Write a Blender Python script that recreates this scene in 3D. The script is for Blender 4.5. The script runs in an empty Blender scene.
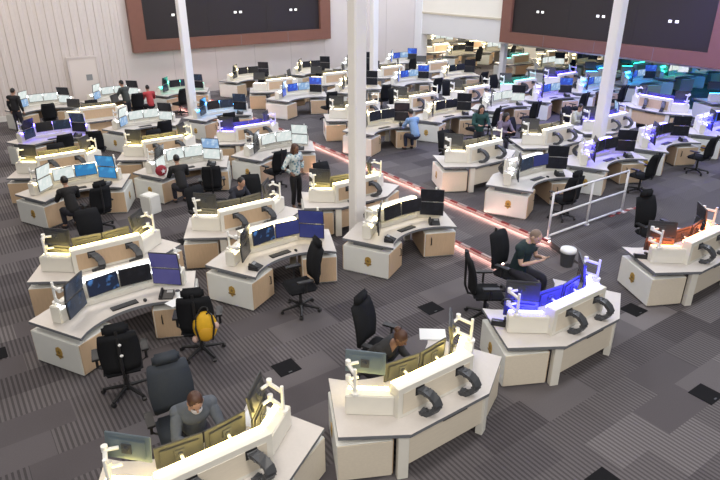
import bpy, bmesh, math, random
from mathutils import Vector, Matrix
PI = math.pi
R = math.radians
rnd = random.Random(11)
S = bpy.context.scene
COL = S.collection

# ------------------------------------------------------------------ materials
MATS = {}
def mat(name, col, rough=0.6, metal=0.0, noise=0.0, scale=30.0, emit=None, estr=0.0, stretch=None, spec=0.5):
    if name in MATS: return MATS[name]
    m = bpy.data.materials.new(name); m.use_nodes = True
    nt = m.node_tree; b = nt.nodes['Principled BSDF']
    b.inputs['Roughness'].default_value = rough; b.inputs['Metallic'].default_value = metal
    b.inputs['Specular IOR Level'].default_value = spec
    c = (*col, 1)
    b.inputs['Base Color'].default_value = c
    if noise > 0:
        tc = nt.nodes.new('ShaderNodeTexCoord'); mp = nt.nodes.new('ShaderNodeMapping')
        nz = nt.nodes.new('ShaderNodeTexNoise'); nz.inputs['Scale'].default_value = scale; nz.inputs['Detail'].default_value = 4
        if stretch: mp.inputs['Scale'].default_value = stretch
        mx = nt.nodes.new('ShaderNodeMix'); mx.data_type = 'RGBA'
        mx.inputs[6].default_value = (*[max(0, x * (1 - noise)) for x in col], 1)
        mx.inputs[7].default_value = (*[min(1, x * (1 + noise)) for x in col], 1)
        L = nt.links.new
        L(tc.outputs['Object'], mp.inputs['Vector']); L(mp.outputs['Vector'], nz.inputs['Vector'])
        L(nz.outputs['Fac'], mx.inputs[0]); L(mx.outputs[2], b.inputs['Base Color'])
    if emit:
        b.inputs['Emission Color'].default_value = (*emit, 1); b.inputs['Emission Strength'].default_value = estr
    MATS[name] = m
    return m

def screen_mat(name, c1, c2, strength, scale=4.0, thr=0.55):
    """a lit display: two colours broken into window-like patches"""
    m = bpy.data.materials.new(name); m.use_nodes = True
    nt = m.node_tree; b = nt.nodes['Principled BSDF']
    b.inputs['Base Color'].default_value = (0.015, 0.015, 0.018, 1); b.inputs['Roughness'].default_value = 0.25
    tc = nt.nodes.new('ShaderNodeTexCoord'); nz = nt.nodes.new('ShaderNodeTexNoise')
    nz.inputs['Scale'].default_value = scale; nz.inputs['Detail'].default_value = 2
    rp = nt.nodes.new('ShaderNodeValToRGB')
    rp.color_ramp.elements[0].position = thr - 0.06; rp.color_ramp.elements[0].color = (*c1, 1)
    rp.color_ramp.elements[1].position = thr + 0.06; rp.color_ramp.elements[1].color = (*c2, 1)
    L = nt.links.new
    L(tc.outputs['Object'], nz.inputs['Vector']); L(nz.outputs['Fac'], rp.inputs['Fac'])
    L(rp.outputs['Color'], b.inputs['Emission Color']); b.inputs['Emission Strength'].default_value = strength
    MATS[name] = m
    return m

M_top = mat('laminate_greige', (0.58, 0.545, 0.515), 0.45, noise=0.05, scale=25)
M_edge = mat('edge_grey', (0.17, 0.18, 0.20), 0.5)
M_white = mat('cabinet_white', (0.76, 0.77, 0.74), 0.45, noise=0.03, scale=8)
M_cream = mat('console_cream', (0.78, 0.76, 0.69), 0.45, noise=0.03, scale=8)
M_wood = mat('maple_laminate', (0.60, 0.44, 0.29), 0.5, noise=0.12, scale=6, stretch=(8, 8, 1))
M_woodp = mat('maple_pale', (0.74, 0.67, 0.55), 0.5, noise=0.08, scale=6, stretch=(1, 8, 8))
M_black = mat('black_plastic', (0.018, 0.018, 0.02), 0.45)
M_dark = mat('dark_grey_plastic', (0.055, 0.058, 0.065), 0.4)
M_monb = mat('monitor_back', (0.045, 0.046, 0.05), 0.4)
M_grey = mat('mid_grey_metal', (0.30, 0.31, 0.32), 0.4, 0.3)
M_silver = mat('monitor_back_silver', (0.13, 0.17, 0.20), 0.3, 0.2)
M_arm = mat('white_enamel', (0.80, 0.80, 0.78), 0.35)
M_gold = mat('gold_foil', (0.62, 0.40, 0.10), 0.35, 0.5)
M_fab = mat('chair_fabric', (0.013, 0.014, 0.017), 0.9, noise=0.3, scale=60, spec=0.2)
M_fabblue = mat('chair_fabric_slate', (0.028, 0.036, 0.050), 0.75, noise=0.2, scale=60)
M_column = mat('column_paint', (0.84, 0.83, 0.83), 0.5, noise=0.02, scale=2)
M_frame = mat('brown_frame', (0.20, 0.085, 0.060), 0.55, noise=0.08, scale=4)
M_vwall = mat('video_wall_black', (0.028, 0.022, 0.022), 0.35)
M_paper = mat('paper', (0.80, 0.82, 0.84), 0.8)
M_rail = mat('railing_white', (0.72, 0.72, 0.76), 0.4)
M_hatch = mat('floor_hatch', (0.012, 0.012, 0.014), 0.9, spec=0.1)
M_yellow = mat('yellow_nylon', (0.72, 0.42, 0.02), 0.7, noise=0.15, scale=20)
M_skin1 = mat('skin_tan', (0.46, 0.27, 0.19), 0.55)
M_skin2 = mat('skin_brown', (0.20, 0.105, 0.065), 0.55)
M_skin3 = mat('skin_pale', (0.58, 0.38, 0.29), 0.55)
M_hairb = mat('hair_black', (0.012, 0.010, 0.010), 0.5, noise=0.3, scale=80)
M_hairbr = mat('hair_brown', (0.07, 0.03, 0.018), 0.5, noise=0.3, scale=80)
M_hairg = mat('hair_cropped_grey', (0.22, 0.16, 0.13), 0.6)
M_eye = mat('eye_dark', (0.02, 0.015, 0.015), 0.3)
M_lip = mat('lip', (0.35, 0.13, 0.11), 0.5)
M_mask = mat('mask_cloth', (0.62, 0.62, 0.66), 0.8)

SCR = {
    'dark': screen_mat('screen_dark', (0.004, 0.005, 0.008), (0.012, 0.014, 0.022), 0.6),
    'blob': screen_mat('screen_blob', (0.010, 0.020, 0.05), (0.10, 0.30, 0.75), 0.9, 5.0, 0.60),
    'navy': screen_mat('screen_navy', (0.015, 0.03, 0.06), (0.05, 0.10, 0.20), 0.8, 5.0, 0.6),
    'violet': screen_mat('screen_violet', (0.085, 0.080, 0.26), (0.11, 0.105, 0.32), 0.75, 2.0),
    'indigo': screen_mat('screen_indigo', (0.03, 0.04, 0.19), (0.05, 0.07, 0.26), 0.8, 2.0),
    'white': screen_mat('screen_white', (0.80, 0.88, 0.85), (0.95, 0.98, 0.95), 0.95, 6.0),
    'cyan': screen_mat('screen_cyan', (0.03, 0.22, 0.50), (0.07, 0.42, 0.75), 1.0, 3.0),
    'sky': screen_mat('screen_sky', (0.30, 0.50, 0.80), (0.70, 0.85, 1.0), 0.9, 5.0),
    'blue': screen_mat('screen_blue', (0.03, 0.08, 0.55), (0.08, 0.25, 0.9), 1.1, 4.0),
}
LED = {
    'yellow': ((1.0, 0.76, 0.22), 20.0), 'pale': ((1.0, 0.82, 0.42), 7.0), 'warm': ((1.0, 0.84, 0.48), 10.0),
    'blue': ((0.035, 0.035, 1.0), 90.0), 'violet': ((0.09, 0.06, 1.0), 26.0), 'orange': ((1.0, 0.20, 0.05), 22.0),
    'teal': ((0.03, 0.85, 0.60), 10.0), 'cyan': ((0.03, 0.35, 1.0), 18.0), 'white': ((0.92, 0.96, 1.0), 5.0), 'pink': ((1.0, 0.55, 0.45), 75.0),
}
def led(c):
    col, s = LED[c]
    return mat('led_' + c, (0.8, 0.8, 0.8), 0.5, emit=col, estr=s)

# ------------------------------------------------------------------ mesh builder
class MB:
    def __init__(self): self.v = []; self.f = []; self.m = []; self.T = Matrix.Identity(4)
    def at(self, x=0, y=0, z=0, rz=0, rx=0, ry=0):
        self.T = Matrix.Translation((x, y, z)) @ Matrix.Rotation(rz, 4, 'Z') @ Matrix.Rotation(ry, 4, 'Y') @ Matrix.Rotation(rx, 4, 'X'); return self
    def add(self, vs, fs, mi=0):
        n = len(self.v)
        self.v += [tuple(self.T @ Vector(p)) for p in vs]
        self.f += [tuple(n + i for i in f) for f in fs]; self.m += [mi] * len(fs) if isinstance(mi, int) else list(mi)
    def box(self, x0, x1, y0, y1, z0, z1, mi=0):
        v = [(x, y, z) for z in (z0, z1) for x, y in ((x0, y0), (x1, y0), (x1, y1), (x0, y1))]
        self.add(v, [(3, 2, 1, 0), (4, 5, 6, 7), (0, 1, 5, 4), (1, 2, 6, 5), (2, 3, 7, 6), (3, 0, 4, 7)], mi)
    def prism(self, pts, z0, z1, mt=0, ms=0):
        n = len(pts)
        v = [(x, y, z0) for x, y in pts] + [(x, y, z1) for x, y in pts]
        self.add(v, [tuple(range(n - 1, -1, -1)), tuple(range(n, 2 * n))] + [(i, (i + 1) % n, n + (i + 1) % n, n + i) for i in range(n)], [mt, mt] + [ms] * n)
    def cyl(self, x, y, z0, z1, r0, r1=None, n=12, mi=0):
        r1 = r0 if r1 is None else r1
        v = [(x + r0 * math.cos(2 * PI * i / n), y + r0 * math.sin(2 * PI * i / n), z0) for i in range(n)] + \
            [(x + r1 * math.cos(2 * PI * i / n), y + r1 * math.sin(2 * PI * i / n), z1) for i in range(n)]
        self.add(v, [tuple(range(n - 1, -1, -1)), tuple(range(n, 2 * n))] + [(i, (i + 1) % n, n + (i + 1) % n, n + i) for i in range(n)], mi)
    def tube(self, path, r, n=8, mi=0, wh=None):
        """sweep along points; wh=(half width, half height) for a flat section"""
        P = [Vector(p) for p in path]; rings = []
        for i, p in enumerate(P):
            d = (P[min(i + 1, len(P) - 1)] - P[max(i - 1, 0)]).normalized()
            up = Vector((1, 0, 0)) if wh else (Vector((0, 0, 1)) if abs(d.z) < 0.9 else Vector((1, 0, 0)))
            a = (up - d * up.dot(d)).normalized(); b = d.cross(a)
            if wh: rings.append([p + a * sx * wh[0] + b * sy * wh[1] for sx, sy in ((-1, -1), (1, -1), (1, 1), (-1, 1))])
            else:
                rr = r[i] if isinstance(r, (list, tuple)) else r
                rings.append([p + (a * math.cos(2 * PI * k / n) + b * math.sin(2 * PI * k / n)) * rr for k in range(n)])
        k = len(rings[0]); v = [tuple(q) for g in rings for q in g]; f = []
        for i in range(len(rings) - 1):
            for j in range(k): f.append((i * k + j, i * k + (j + 1) % k, (i + 1) * k + (j + 1) % k, (i + 1) * k + j))
        f += [tuple(range(k - 1, -1, -1)), tuple((len(rings) - 1) * k + j for j in range(k))]
        self.add(v, f, mi)
    def ball(self, c, s, n=10, mi=0):
        v = [(c[0], c[1], c[2] - s[2])]
        for i in range(1, n):
            t = -PI / 2 + PI * i / n
            for j in range(n * 2):
                a = PI * j / n
                v.append((c[0] + s[0] * math.cos(t) * math.cos(a), c[1] + s[1] * math.cos(t) * math.sin(a), c[2] + s[2] * math.sin(t)))
        v.append((c[0], c[1], c[2] + s[2])); w = n * 2; f = []
        for j in range(w): f.append((0, 1 + (j + 1) % w, 1 + j))
        for i in range(n - 2):
            for j in range(w): f.append((1 + i * w + j, 1 + i * w + (j + 1) % w, 1 + (i + 1) * w + (j + 1) % w, 1 + (i + 1) * w + j))
        e = len(v) - 1
        for j in range(w): f.append((e, 1 + (n - 2) * w + j, 1 + (n - 2) * w + (j + 1) % w))
        self.add(v, f, mi)
    def mesh(self, name, mats, bevel=0.0, smooth=False, seg=2):
        me = bpy.data.meshes.new(name); me.from_pydata(self.v, [], self.f)
        for m in mats: me.materials.append(m)
        for p, i in zip(me.polygons, self.m): p.material_index = i
        bm = bmesh.new(); bm.from_mesh(me)
        bmesh.ops.recalc_face_normals(bm, faces=bm.faces)
        if bevel > 0:
            bmesh.ops.bevel(bm, geom=[e for e in bm.edges if len(e.link_faces) == 2 and e.calc_face_angle(0) > 0.5], offset=bevel, segments=seg, affect='EDGES', clamp_overlap=True)
        bm.to_mesh(me); bm.free()
        for p in me.polygons: p.use_smooth = smooth
        return me

CACHE = {}
def cached(key, fn):
    if key not in CACHE: CACHE[key] = fn()
    return CACHE[key]
def obj(name, me, parent=None, loc=(0, 0, 0), rz=0.0, rx=0.0):
    o = bpy.data.objects.new(name, me); COL.objects.link(o)
    o.location = loc; o.rotation_euler = (rx, 0, rz)
    if parent: o.parent = parent
    return o
def tag(o, label, cat, group=None):
    o['label'] = label; o['category'] = cat
    if group: o['group'] = group
    return o
def thing(name, label, cat, loc, rz=0.0, group=None):
    o = bpy.data.objects.new(name, None); COL.objects.link(o); o.empty_display_size = 0.2
    o.location = loc; o.rotation_euler = (0, 0, rz)
    return tag(o, label, cat, group)
def struct(name, me, loc=(0, 0, 0)):
    o = obj(name, me, None, loc); o['kind'] = 'structure'; return o

# ------------------------------------------------------------------ setting
def carpet():
    m = bpy.data.materials.new('carpet_tiles'); m.use_nodes = True
    nt = m.node_tree; N = nt.nodes.new; L = nt.links.new; b = nt.nodes['Principled BSDF']
    b.inputs['Roughness'].default_value = 0.95; b.inputs['Specular IOR Level'].default_value = 0.1
    tc = N('ShaderNodeTexCoord'); sp = N('ShaderNodeSeparateXYZ'); L(tc.outputs['Object'], sp.inputs[0])
    def math_(op, a, bb=None, c=None):
        n = N('ShaderNodeMath'); n.operation = op
        for i, q in enumerate((a, bb, c)):
            if q is None: continue
            if isinstance(q, (int, float)): n.inputs[i].default_value = q
            else: L(q, n.inputs[i])
        return n.outputs[0]
    row = math_('FLOOR', math_('DIVIDE', sp.outputs['Y'], 0.56))
    wn = N('ShaderNodeTexWhiteNoise'); wn.noise_dimensions = '1D'; L(row, wn.inputs['W'])
    xs = math_('ADD', math_('DIVIDE', sp.outputs['X'], 1.12), wn.outputs['Value'])
    cell = math_('FLOOR', xs)
    cb = N('ShaderNodeCombineXYZ'); L(cell, cb.inputs[0]); L(row, cb.inputs[1])
    w2 = N('ShaderNodeTexWhiteNoise'); w2.noise_dimensions = '2D'; L(cb.outputs[0], w2.inputs['Vector'])
    ramp = N('ShaderNodeValToRGB'); ramp.color_ramp.interpolation = 'CONSTANT'
    e = ramp.color_ramp.elements
    e[0].position = 0.0; e[0].color = (0.096, 0.087, 0.094, 1)
    e[1].position = 0.15; e[1].color = (0.128, 0.117, 0.124, 1)
    for p, c in ((0.5, (0.140, 0.128, 0.135)), (0.72, (0.112, 0.102, 0.110)), (0.86, (0.175, 0.161, 0.168))):
        q = e.new(p); q.color = (*c, 1)
    L(w2.outputs['Value'], ramp.inputs['Fac'])
    st = math_('SINE', math_('MULTIPLY', sp.outputs['X'], 2 * PI / 0.068))
    amp = math_('MULTIPLY', math_('GREATER_THAN', math_('FRACT', math_('MULTIPLY', w2.outputs['Value'], 7.31)), 0.22), 0.42)
    f = math_('ADD', 1.0, math_('MULTIPLY', math_('GREATER_THAN', st, 0.1), math_('MULTIPLY', amp, -1.0)))
    nz = N('ShaderNodeTexNoise'); nz.inputs['Scale'].default_value = 60; L(tc.outputs['Object'], nz.inputs['Vector'])
    f2 = math_('MULTIPLY', f, math_('ADD', 0.85, math_('MULTIPLY', nz.outputs['Fac'], 0.3)))
    mx = N('ShaderNodeVectorMath'); mx.operation = 'SCALE'; L(ramp.outputs['Color'], mx.inputs[0]); L(f2, mx.inputs['Scale'])
    L(mx.outputs[0], b.inputs['Base Color'])
    return m
M_carpet = carpet()
Z1, Z2 = 0.13, 0.26
mb = MB(); mb.box(-9, 60, -4, 46, -0.1, 0); struct('floor', mb.mesh('floor', [M_carpet]))
def slab(x0, x1, z):
    y0 = 7.6; pr = [(y0 - z / 0.26 * 0.95, 0.001), (y0, z), (46 if x1 > 20 else 29, z), (46 if x1 > 20 else 29, 0.001)]
    mb = MB(); mb.add([(x0, a, b) for a, b in pr] + [(x1, a, b) for a, b in pr], [(0, 1, 2, 3), (7, 6, 5, 4)] + [(i, (i + 1) % 4, 4 + (i + 1) % 4, 4 + i) for i in range(4)]); return mb
struct('floor_step', slab(9.12, 10.62, Z1).mesh('floor_step', [M_carpet]))
struct('floor_raised', slab(10.62, 60, Z2).mesh('floor_raised', [M_carpet]))
# back wall: ribbed cladding on the far side, plain panels towards the corner
M_wall = mat('wall_panel', (0.66, 0.60, 0.575), 0.7, noise=0.03, scale=1.5)
M_wallup = mat('wall_upper', (0.85, 0.80, 0.70), 0.7, noise=0.02, scale=1.5)
M_soffit = mat('soffit_paint', (0.72, 0.70, 0.68), 0.7, noise=0.02, scale=1.5)
mb = MB()
pts = []
x = -9.0
while x < 7.6:
    pts += [(x, 29.0), (x + 0.13, 29.0), (x + 0.16, 28.965), (x + 0.29, 28.965)]; x += 0.32
pts += [(7.6, 29.0), (24.9, 29.0), (24.9, 29.3), (-9, 29.3)]
mb.prism(pts, 0, 9.5, 0, 0)
for k in range(1, 9): mb.box(7.6 + k * 2.1, 7.612 + k * 2.1, 28.992, 29.0, 0, 9.5, 1)
struct('wall_back', mb.mesh('wall_back', [M_wall, mat('panel_joint', (0.45, 0.40, 0.38), 0.8)]))
mb = MB(); mb.box(-9, 5.1, 28.88, 28.93, 0, 0.22); mb.box(6.2, 24.9, 28.95, 29, 0, 0.22); struct('baseboard_back', mb.mesh('bb', [M_arm]))
mb = MB(); mb.box(24.5, 24.9, 5, 29, 2.30, 3.42, 0); mb.box(24.46, 24.9, 5, 29, 3.42, 3.52, 1); mb.box(24.5, 24.9, 5, 29, 3.52, 9.5, 2)
struct('wall_soffit', mb.mesh('soffit', [M_soffit, mat('moulding', (0.62, 0.55, 0.42), 0.6), M_wallup]))
mb = MB(); mb.box(24.45, 24.95, 28.4, 29, 0, 9.5); struct('trim_corner', mb.mesh('corner', [M_column]))
M_annexc = mat('annex_ceiling', (0.42, 0.43, 0.46), 0.8, noise=0.03, scale=3)
mb = MB(); mb.box(24.9, 60, 5, 46, 2.62, 2.75); struct('ceiling_annex', mb.mesh('anc', [M_annexc]))
mb = MB(); mb.box(59.8, 60, 5, 46, Z2, 2.62); struct('wall_annex', mb.mesh('anw', [M_wall]))
mb = MB(); mb.box(24.9, 60, 45.8, 46, Z2, 2.62); struct('wall_annex_side', mb.mesh('anw2', [M_wall]))
mb = MB(); mb.box(31.8, 32.3, 24.9, 26.9, Z2, 2.62); struct('wall_pier', mb.mesh('pier', [M_column]))
mb = MB(); mb.box(33.6, 34.0, 5, 24.9, 2.1, 2.62); struct('trim_bulkhead', mb.mesh('bulk', [M_annexc]))
# door in the ribbed wall
mb = MB(); mb.box(-0.55, 0.55, -0.06, 0, 0, 2.3)
d = struct('door_1', mb.mesh('door', [mat('door_paint', (0.74, 0.67, 0.63), 0.6)], 0.01), (5.65, 28.93, 0))
mb = MB()
for a, b_ in ((-0.63, -0.55), (0.55, 0.63)): mb.box(a, b_, -0.09, 0, 0, 2.38)
mb.box(-0.55, 0.55, -0.09, 0, 2.3, 2.38); obj('door_frame', mb.mesh('doorframe', [M_wall], 0.005), d)
mb = MB(); mb.box(0.05, 0.30, -0.075, -0.06, 1.35, 1.6); obj('door_sign', mb.mesh('doorsign', [M_grey]), d)
mb = MB(); mb.tube([(0.42, -0.06, 1.0), (0.42, -0.12, 1.0), (0.30, -0.12, 1.0)], 0.014); obj('door_handle', mb.mesh('dh', [M_grey]), d)
# columns
for i, (x, y, z) in enumerate([(7.33, 10.50, 0), (16.2, 10.42, Z2), (8.22, 23.06, 0), (17.05, 23.06, Z2), (25.25, 22.6, Z2)]):
    h = 0.15
    mb = MB(); mb.prism([(-h + .03, -h), (h - .03, -h), (h, -h + .03), (h, h - .03), (h - .03, h), (-h + .03, h), (-h, h - .03), (-h, -h + .03)], 0, 9.2)
    c = struct('column', mb.mesh('column', [M_column]), (x, y, z))
    mb = MB(); mb.box(-h - .03, h + .03, -h - .03, h + .03, 0, 0.12); obj('column_base', mb.mesh('colbase', [M_grey], 0.01), c)

# video walls in brown frames
def video_wall(label, loc, rz, w, h):
    t = thing('video_wall', label, 'video wall', loc, rz)
    mb = MB(); fw = 0.62
    mb.box(0, fw, -0.32, 0, 0, h); mb.box(w - fw, w, -0.32, 0, 0, h); mb.box(fw, w - fw, -0.32, 0, 0, 0.52); mb.box(fw, w - fw, -0.32, 0, h - fw, h)
    n = 4
    for k in range(1, n): mb.box(w * k / n - 0.008, w * k / n + 0.008, -0.323, -0.31, 0.02, 0.5, 1)
    obj('frame', mb.mesh('vwf', [M_frame, M_edge], 0.0), t)
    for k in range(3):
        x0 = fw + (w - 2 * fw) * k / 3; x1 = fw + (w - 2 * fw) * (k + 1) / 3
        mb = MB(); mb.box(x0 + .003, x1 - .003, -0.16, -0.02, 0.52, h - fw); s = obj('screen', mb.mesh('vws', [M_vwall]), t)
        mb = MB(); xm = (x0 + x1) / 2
        for dx in (-0.14, 0.14): mb.box(xm + dx - 0.07, xm + dx + 0.07, -0.166, -0.16, 1.48, 1.58)  # glowing rectangle pairs imitate room lights reflected in the screen
        obj('light_reflection', mb.mesh('vwl', [mat('reflection_white', (0.8, 0.8, 0.8), 0.4, emit=(1, 0.97, 0.9), estr=1.0)]), s)
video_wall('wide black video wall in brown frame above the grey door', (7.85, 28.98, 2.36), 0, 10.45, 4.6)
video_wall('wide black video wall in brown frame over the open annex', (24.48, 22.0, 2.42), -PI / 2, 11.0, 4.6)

# lit step edges with hazard tape, guard rail
M_red = mat('tape_red', (0.20, 0.018, 0.022), 0.6); M_tw = mat('tape_white', (0.42, 0.33, 0.32), 0.6)
for lab, x, z, zlow in (('red and white taped lower step edge with pink light below', 9.12, Z1, 0), ('red and white taped upper step edge with pink light below', 10.62, Z2, Z1)):
    t = thing('step_nosing', lab, 'step edge', (x, 7.6, z), 0, 'lit step edges')
    mb = MB(); k = 0; y = 0.0
    while y < 21.2:
        y2 = y + 0.24 + 0.12 * rnd.random(); mb.box(-0.06, -0.01, y, y2, 0.0, 0.012, k % 2); mb.box(-0.066, -0.06, y, y2, -0.024, 0.012, k % 2); k += 1; y = y2
    obj('hazard_tape', mb.mesh('tape', [M_red, M_tw]), t)
    mb = MB(); mb.box(-0.055, -0.002, 0, 21.2, -0.02, -0.002); obj('light_strip', mb.mesh('steplight', [led('pink')]), t)
mb2 = MB()
for k in range(8):
    a = 12.98 + k * 0.16
    mb2.at(a, 7.68 + 0.04 * math.sin(k * 1.7), Z2, 0.25 * math.sin(k)); mb2.box(0, 0.17, -0.04, 0.04, 0.002, 0.012, k % 2)
tag(obj('hazard_tape', mb2.mesh('tapeend', [M_red, M_tw])), 'loose red and white tape strip on floor past the white railing', 'tape')
t = thing('guard_rail', 'white tube guard rail along the raised floor edge', 'railing', (10.68, 7.72, Z2), 0.0)
mb = MB(); Lr = 2.85
for zz in (0.06, 0.55, 1.08): mb.tube([(0, 0, zz), (Lr, 0, zz)], 0.025, 10)
obj('rail', mb.mesh('rails', [M_rail], smooth=True), t)
for xx in (0, Lr / 2, Lr):
    mb = MB(); mb.tube([(xx, 0, 0), (xx, 0, 1.10)], 0.027, 10); p = obj('post', mb.mesh('railpost', [M_rail], smooth=True), t)
    mb = MB(); mb.cyl(xx, 0, 0, 0.015, 0.07); obj('flange', mb.mesh('flange', [M_rail]), p)

# floor boxes
for lab, x, y in (('black floor box by the masked man', 3.62, 7.2), ('black floor box between the blue lit and orange lit desks', 9.85, 5.0),
                  ('black floor box behind woman at yellow lit desk', 6.76, 7.25), ('black floor box near the dark corner of the carpet', 8.5, 2.95),
                  ('black floor box beside the outermost white cabinet', -0.2, 10.3), ('black floor box in front of the blue violet front desk', 5.75, 2.8),
                  ('black floor box beside the patterned-shirt woman', 4.1, 12.9)):
    t = thing('floor_box', lab, 'floor box', (x, y, 0), 0, 'floor boxes')
    mb = MB(); mb.box(-0.19, 0.19, -0.18, 0.18, 0, 0.008); obj('lid', mb.mesh('hatch', [M_hatch], 0.003), t)
    mb = MB(); mb.box(-0.03, 0.03, -0.15, -0.13, 0.008, 0.011); obj('pull', mb.mesh('hatchpull', [M_dark]), t)

# ------------------------------------------------------------------ workstation
LB, LF, MX = (1.42, -0.47), (0.9, -1.5), 0.67
WA = R(38)                     # wing angle of the monitor console
def sm(p, s): return (p[0] * s, p[1])
def top_mesh():
    pts = [(-MX, 0), (-LB[0], LB[1]), (-LF[0], LF[1])]
    for k in range(1, 14):
        u = -1 + 2 * k / 14; pts.append((LF[0] * u, LF[1] + 0.42 * (1 - u * u) ** 0.8))
    pts += [(LF[0], LF[1]), LB, (MX, 0)]
    mb = MB(); mb.prism(pts[::-1], 0.70, 0.75, 0, 1); return mb.mesh('worktop', [M_top, M_edge])
EU = Vector((LF[0] - LB[0], LF[1] - LB[1])).normalized()    # along the end edge, towards the operator
NU = Vector((-EU.y, EU.x)); NU = NU if NU.x > 0 else -NU     # outwards on the +x side
def ped_frame(s):
    o = Vector(LB) + NU * 0.02
    e = Vector((EU.x * s, EU.y)); n = Vector((NU.x * s, NU.y)); o = Vector((o.x * s, o.y)); return o, e, n
def ped_mesh(s):
    o, e, n = ped_frame(s); p = lambda a, b: tuple(o + e * a - n * b)
    mb = MB(); q = [p(0.02, 0), p(1.06, 0), p(1.06, 0.70), p(0.02, 0.70)]
    if s > 0: pass
    mb.prism(q, 0.03, 0.60, 0, 0)
    q2 = [p(0.05, 0.03), p(1.03, 0.03), p(1.03, 0.66), p(0.05, 0.66)]; mb.prism(q2, 0, 0.03, 1, 1)
    return mb.mesh('pedestal', [M_white, M_dark], 0.008)
def ped_door(s):
    o, e, n = ped_frame(s); p = lambda a, b: tuple(o + e * a - n * b)
    mb = MB(); mb.prism([p(1.06, 0.015), p(1.078, 0.015), p(1.078, 0.685), p(1.06, 0.685)], 0.05, 0.585); return mb.mesh('pedestal_door', [M_wood], 0.003)
def ped_back(s, m):
    o, e, n = ped_frame(s); p = lambda a, b: tuple(o + e * a - n * b)
    mb = MB(); mb.prism([p(0.004, 0.01), p(0.02, 0.01), p(0.02, 0.69), p(0.004, 0.69)], 0.04, 0.59); return mb.mesh('back_panel', [m], 0.003)
def ped_inner(s):
    o, e, n = ped_frame(s); p = lambda a, b: tuple(o + e * a - n * b)
    mb = MB(); mb.prism([p(0.03, 0.70), p(1.05, 0.70), p(1.05, 0.712), p(0.03, 0.712)], 0.04, 0.59); return mb.mesh('side_panel', [M_wood])
def ped_handle(s):
    o, e, n = ped_frame(s); c = o + e * 1.078 - n * 0.56
    mb = MB(); f = c + e * 0.03
    mb.tube([(c.x, c.y, 0.50), (f.x, f.y, 0.49), (f.x, f.y, 0.34), (c.x, c.y, 0.33)], 0.011, 6); return mb.mesh('handle', [M_black])
def ped_riser(s):
    o, e, n = ped_frame(s); p = lambda a, b: tuple(o + e * a - n * b)
    mb = MB(); mb.prism([p(0.2, 0.12), p(0.85, 0.12), p(0.85, 0.55), p(0.2, 0.55)], 0.60, 0.70); return mb.mesh('riser', [M_edge])
def emblem(s):
    """a small gold shield with a star and a banner on the cabinet end"""
    o, e, n = ped_frame(s); c = o + e * 0.60 + n * 0.002
    mb = MB(); prof = [(-.06, .09), (-.03, .105), (0, .12), (.03, .105), (.06, .09), (.075, .02), (.05, -.06), (0, -.11), (-.05, -.06), (-.075, .02)]
    P = lambda a, z, d: (c.x + e.x * a + n.x * d, c.y + e.y * a + n.y * d, 0.33 + z)
    def plate(pr, d0, d1, mi):
        k = len(pr); mb.add([P(a, z, d0) for a, z in pr] + [P(a, z, d1) for a, z in pr], [tuple(range(k)), tuple(range(2 * k - 1, k - 1, -1))] + [(i, (i + 1) % k, k + (i + 1) % k, k + i) for i in range(k)], mi)
    plate(prof, 0, 0.006, 0)
    star = [((0.045 if i % 2 == 0 else 0.02) * math.sin(i * PI / 5), 0.02 + (0.045 if i % 2 == 0 else 0.02) * math.cos(i * PI / 5)) for i in range(10)]
    plate(star, 0.006, 0.010, 1)
    plate([(-.085, -.03), (.085, -.03), (.075, -.06), (-.075, -.06)], 0.006, 0.010, 1)
    return mb.mesh('emblem', [M_gold, mat('emblem_dark', (0.25, 0.16, 0.05), 0.5)])
def modesty(m): mb = MB(); mb.box(-0.64, 0.64, -0.10, -0.07, 0.20, 0.66); return mb.mesh('modesty_panel', [m], 0.004)
def cslot(): mb = MB(); mb.box(-0.30, 0.12, -0.032, -0.022, 0.655, 0.70); return mb.mesh('cable_slot', [M_black])
def apron(): mb = MB(); mb.box(-0.66, 0.66, -0.06, -0.03, 0.665, 0.70); return mb.mesh('cable_tray', [M_edge])
def postm(s):
    mb = MB(); mb.at(0.70 * s, -0.115, 0, -0.4 * s); mb.box(-0.07, 0.07, -0.05, 0.05, 0.0, 0.70); return mb.mesh('support_post', [M_cream], 0.005)
CW, CY, CT = 0.64, -0.30, 0.17
def con_center(m):
    mb = MB()
    mb.box(-CW, CW, CY - CT, CY, 0.75, 1.20, 0)
    mb.box(-CW + .07, CW - .07, CY, CY + 0.006, 0.80, 1.12, 1)
    mb.box(-CW + .05, CW - .05, CY - CT - 0.09, CY - CT, 0.75, 0.84, 0)
    return mb.mesh('console_wall', [M_cream, m], 0.012)
def wingT(s): return (CW * s, CY - 0.10, 0, -WA * s if s > 0 else PI + WA)
def con_wing(s):
    mb = MB(); mb.at(*wingT(s))
    y0, y1 = (-0.16, 0.02) if s > 0 else (-0.02, 0.16)
    mb.box(-0.02, 0.60, y0, y1, 0.75, 1.05, 0); return mb.mesh('console_wing', [M_cream], 0.012)
def strip():
    mb = MB(); mb.box(-CW + .03, CW - .03, CY - CT - 0.028, CY - CT - 0.001, 1.15, 1.195)
    mb.box(-CW + .03, CW - .03, CY - CT + 0.006, CY - CT + 0.06, 1.20, 1.212)
    for s in (1, -1):
        mb.at(*wingT(s)); y0, y1 = (-0.185, -0.161) if s > 0 else (0.161, 0.185)
        mb.box(0.06, 0.57, y0, y1, 1.005, 1.045)
        y0, y1 = (-0.15, -0.11) if s > 0 else (0.11, 0.15); mb.box(0.06, 0.57, y0, y1, 1.05, 1.06)
    return mb
def port(x): mb = MB(); mb.box(x - .07, x + .07, CY + 0.002, CY + 0.012, 1.00, 1.12); return mb.mesh('cable_port', [M_black])
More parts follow.
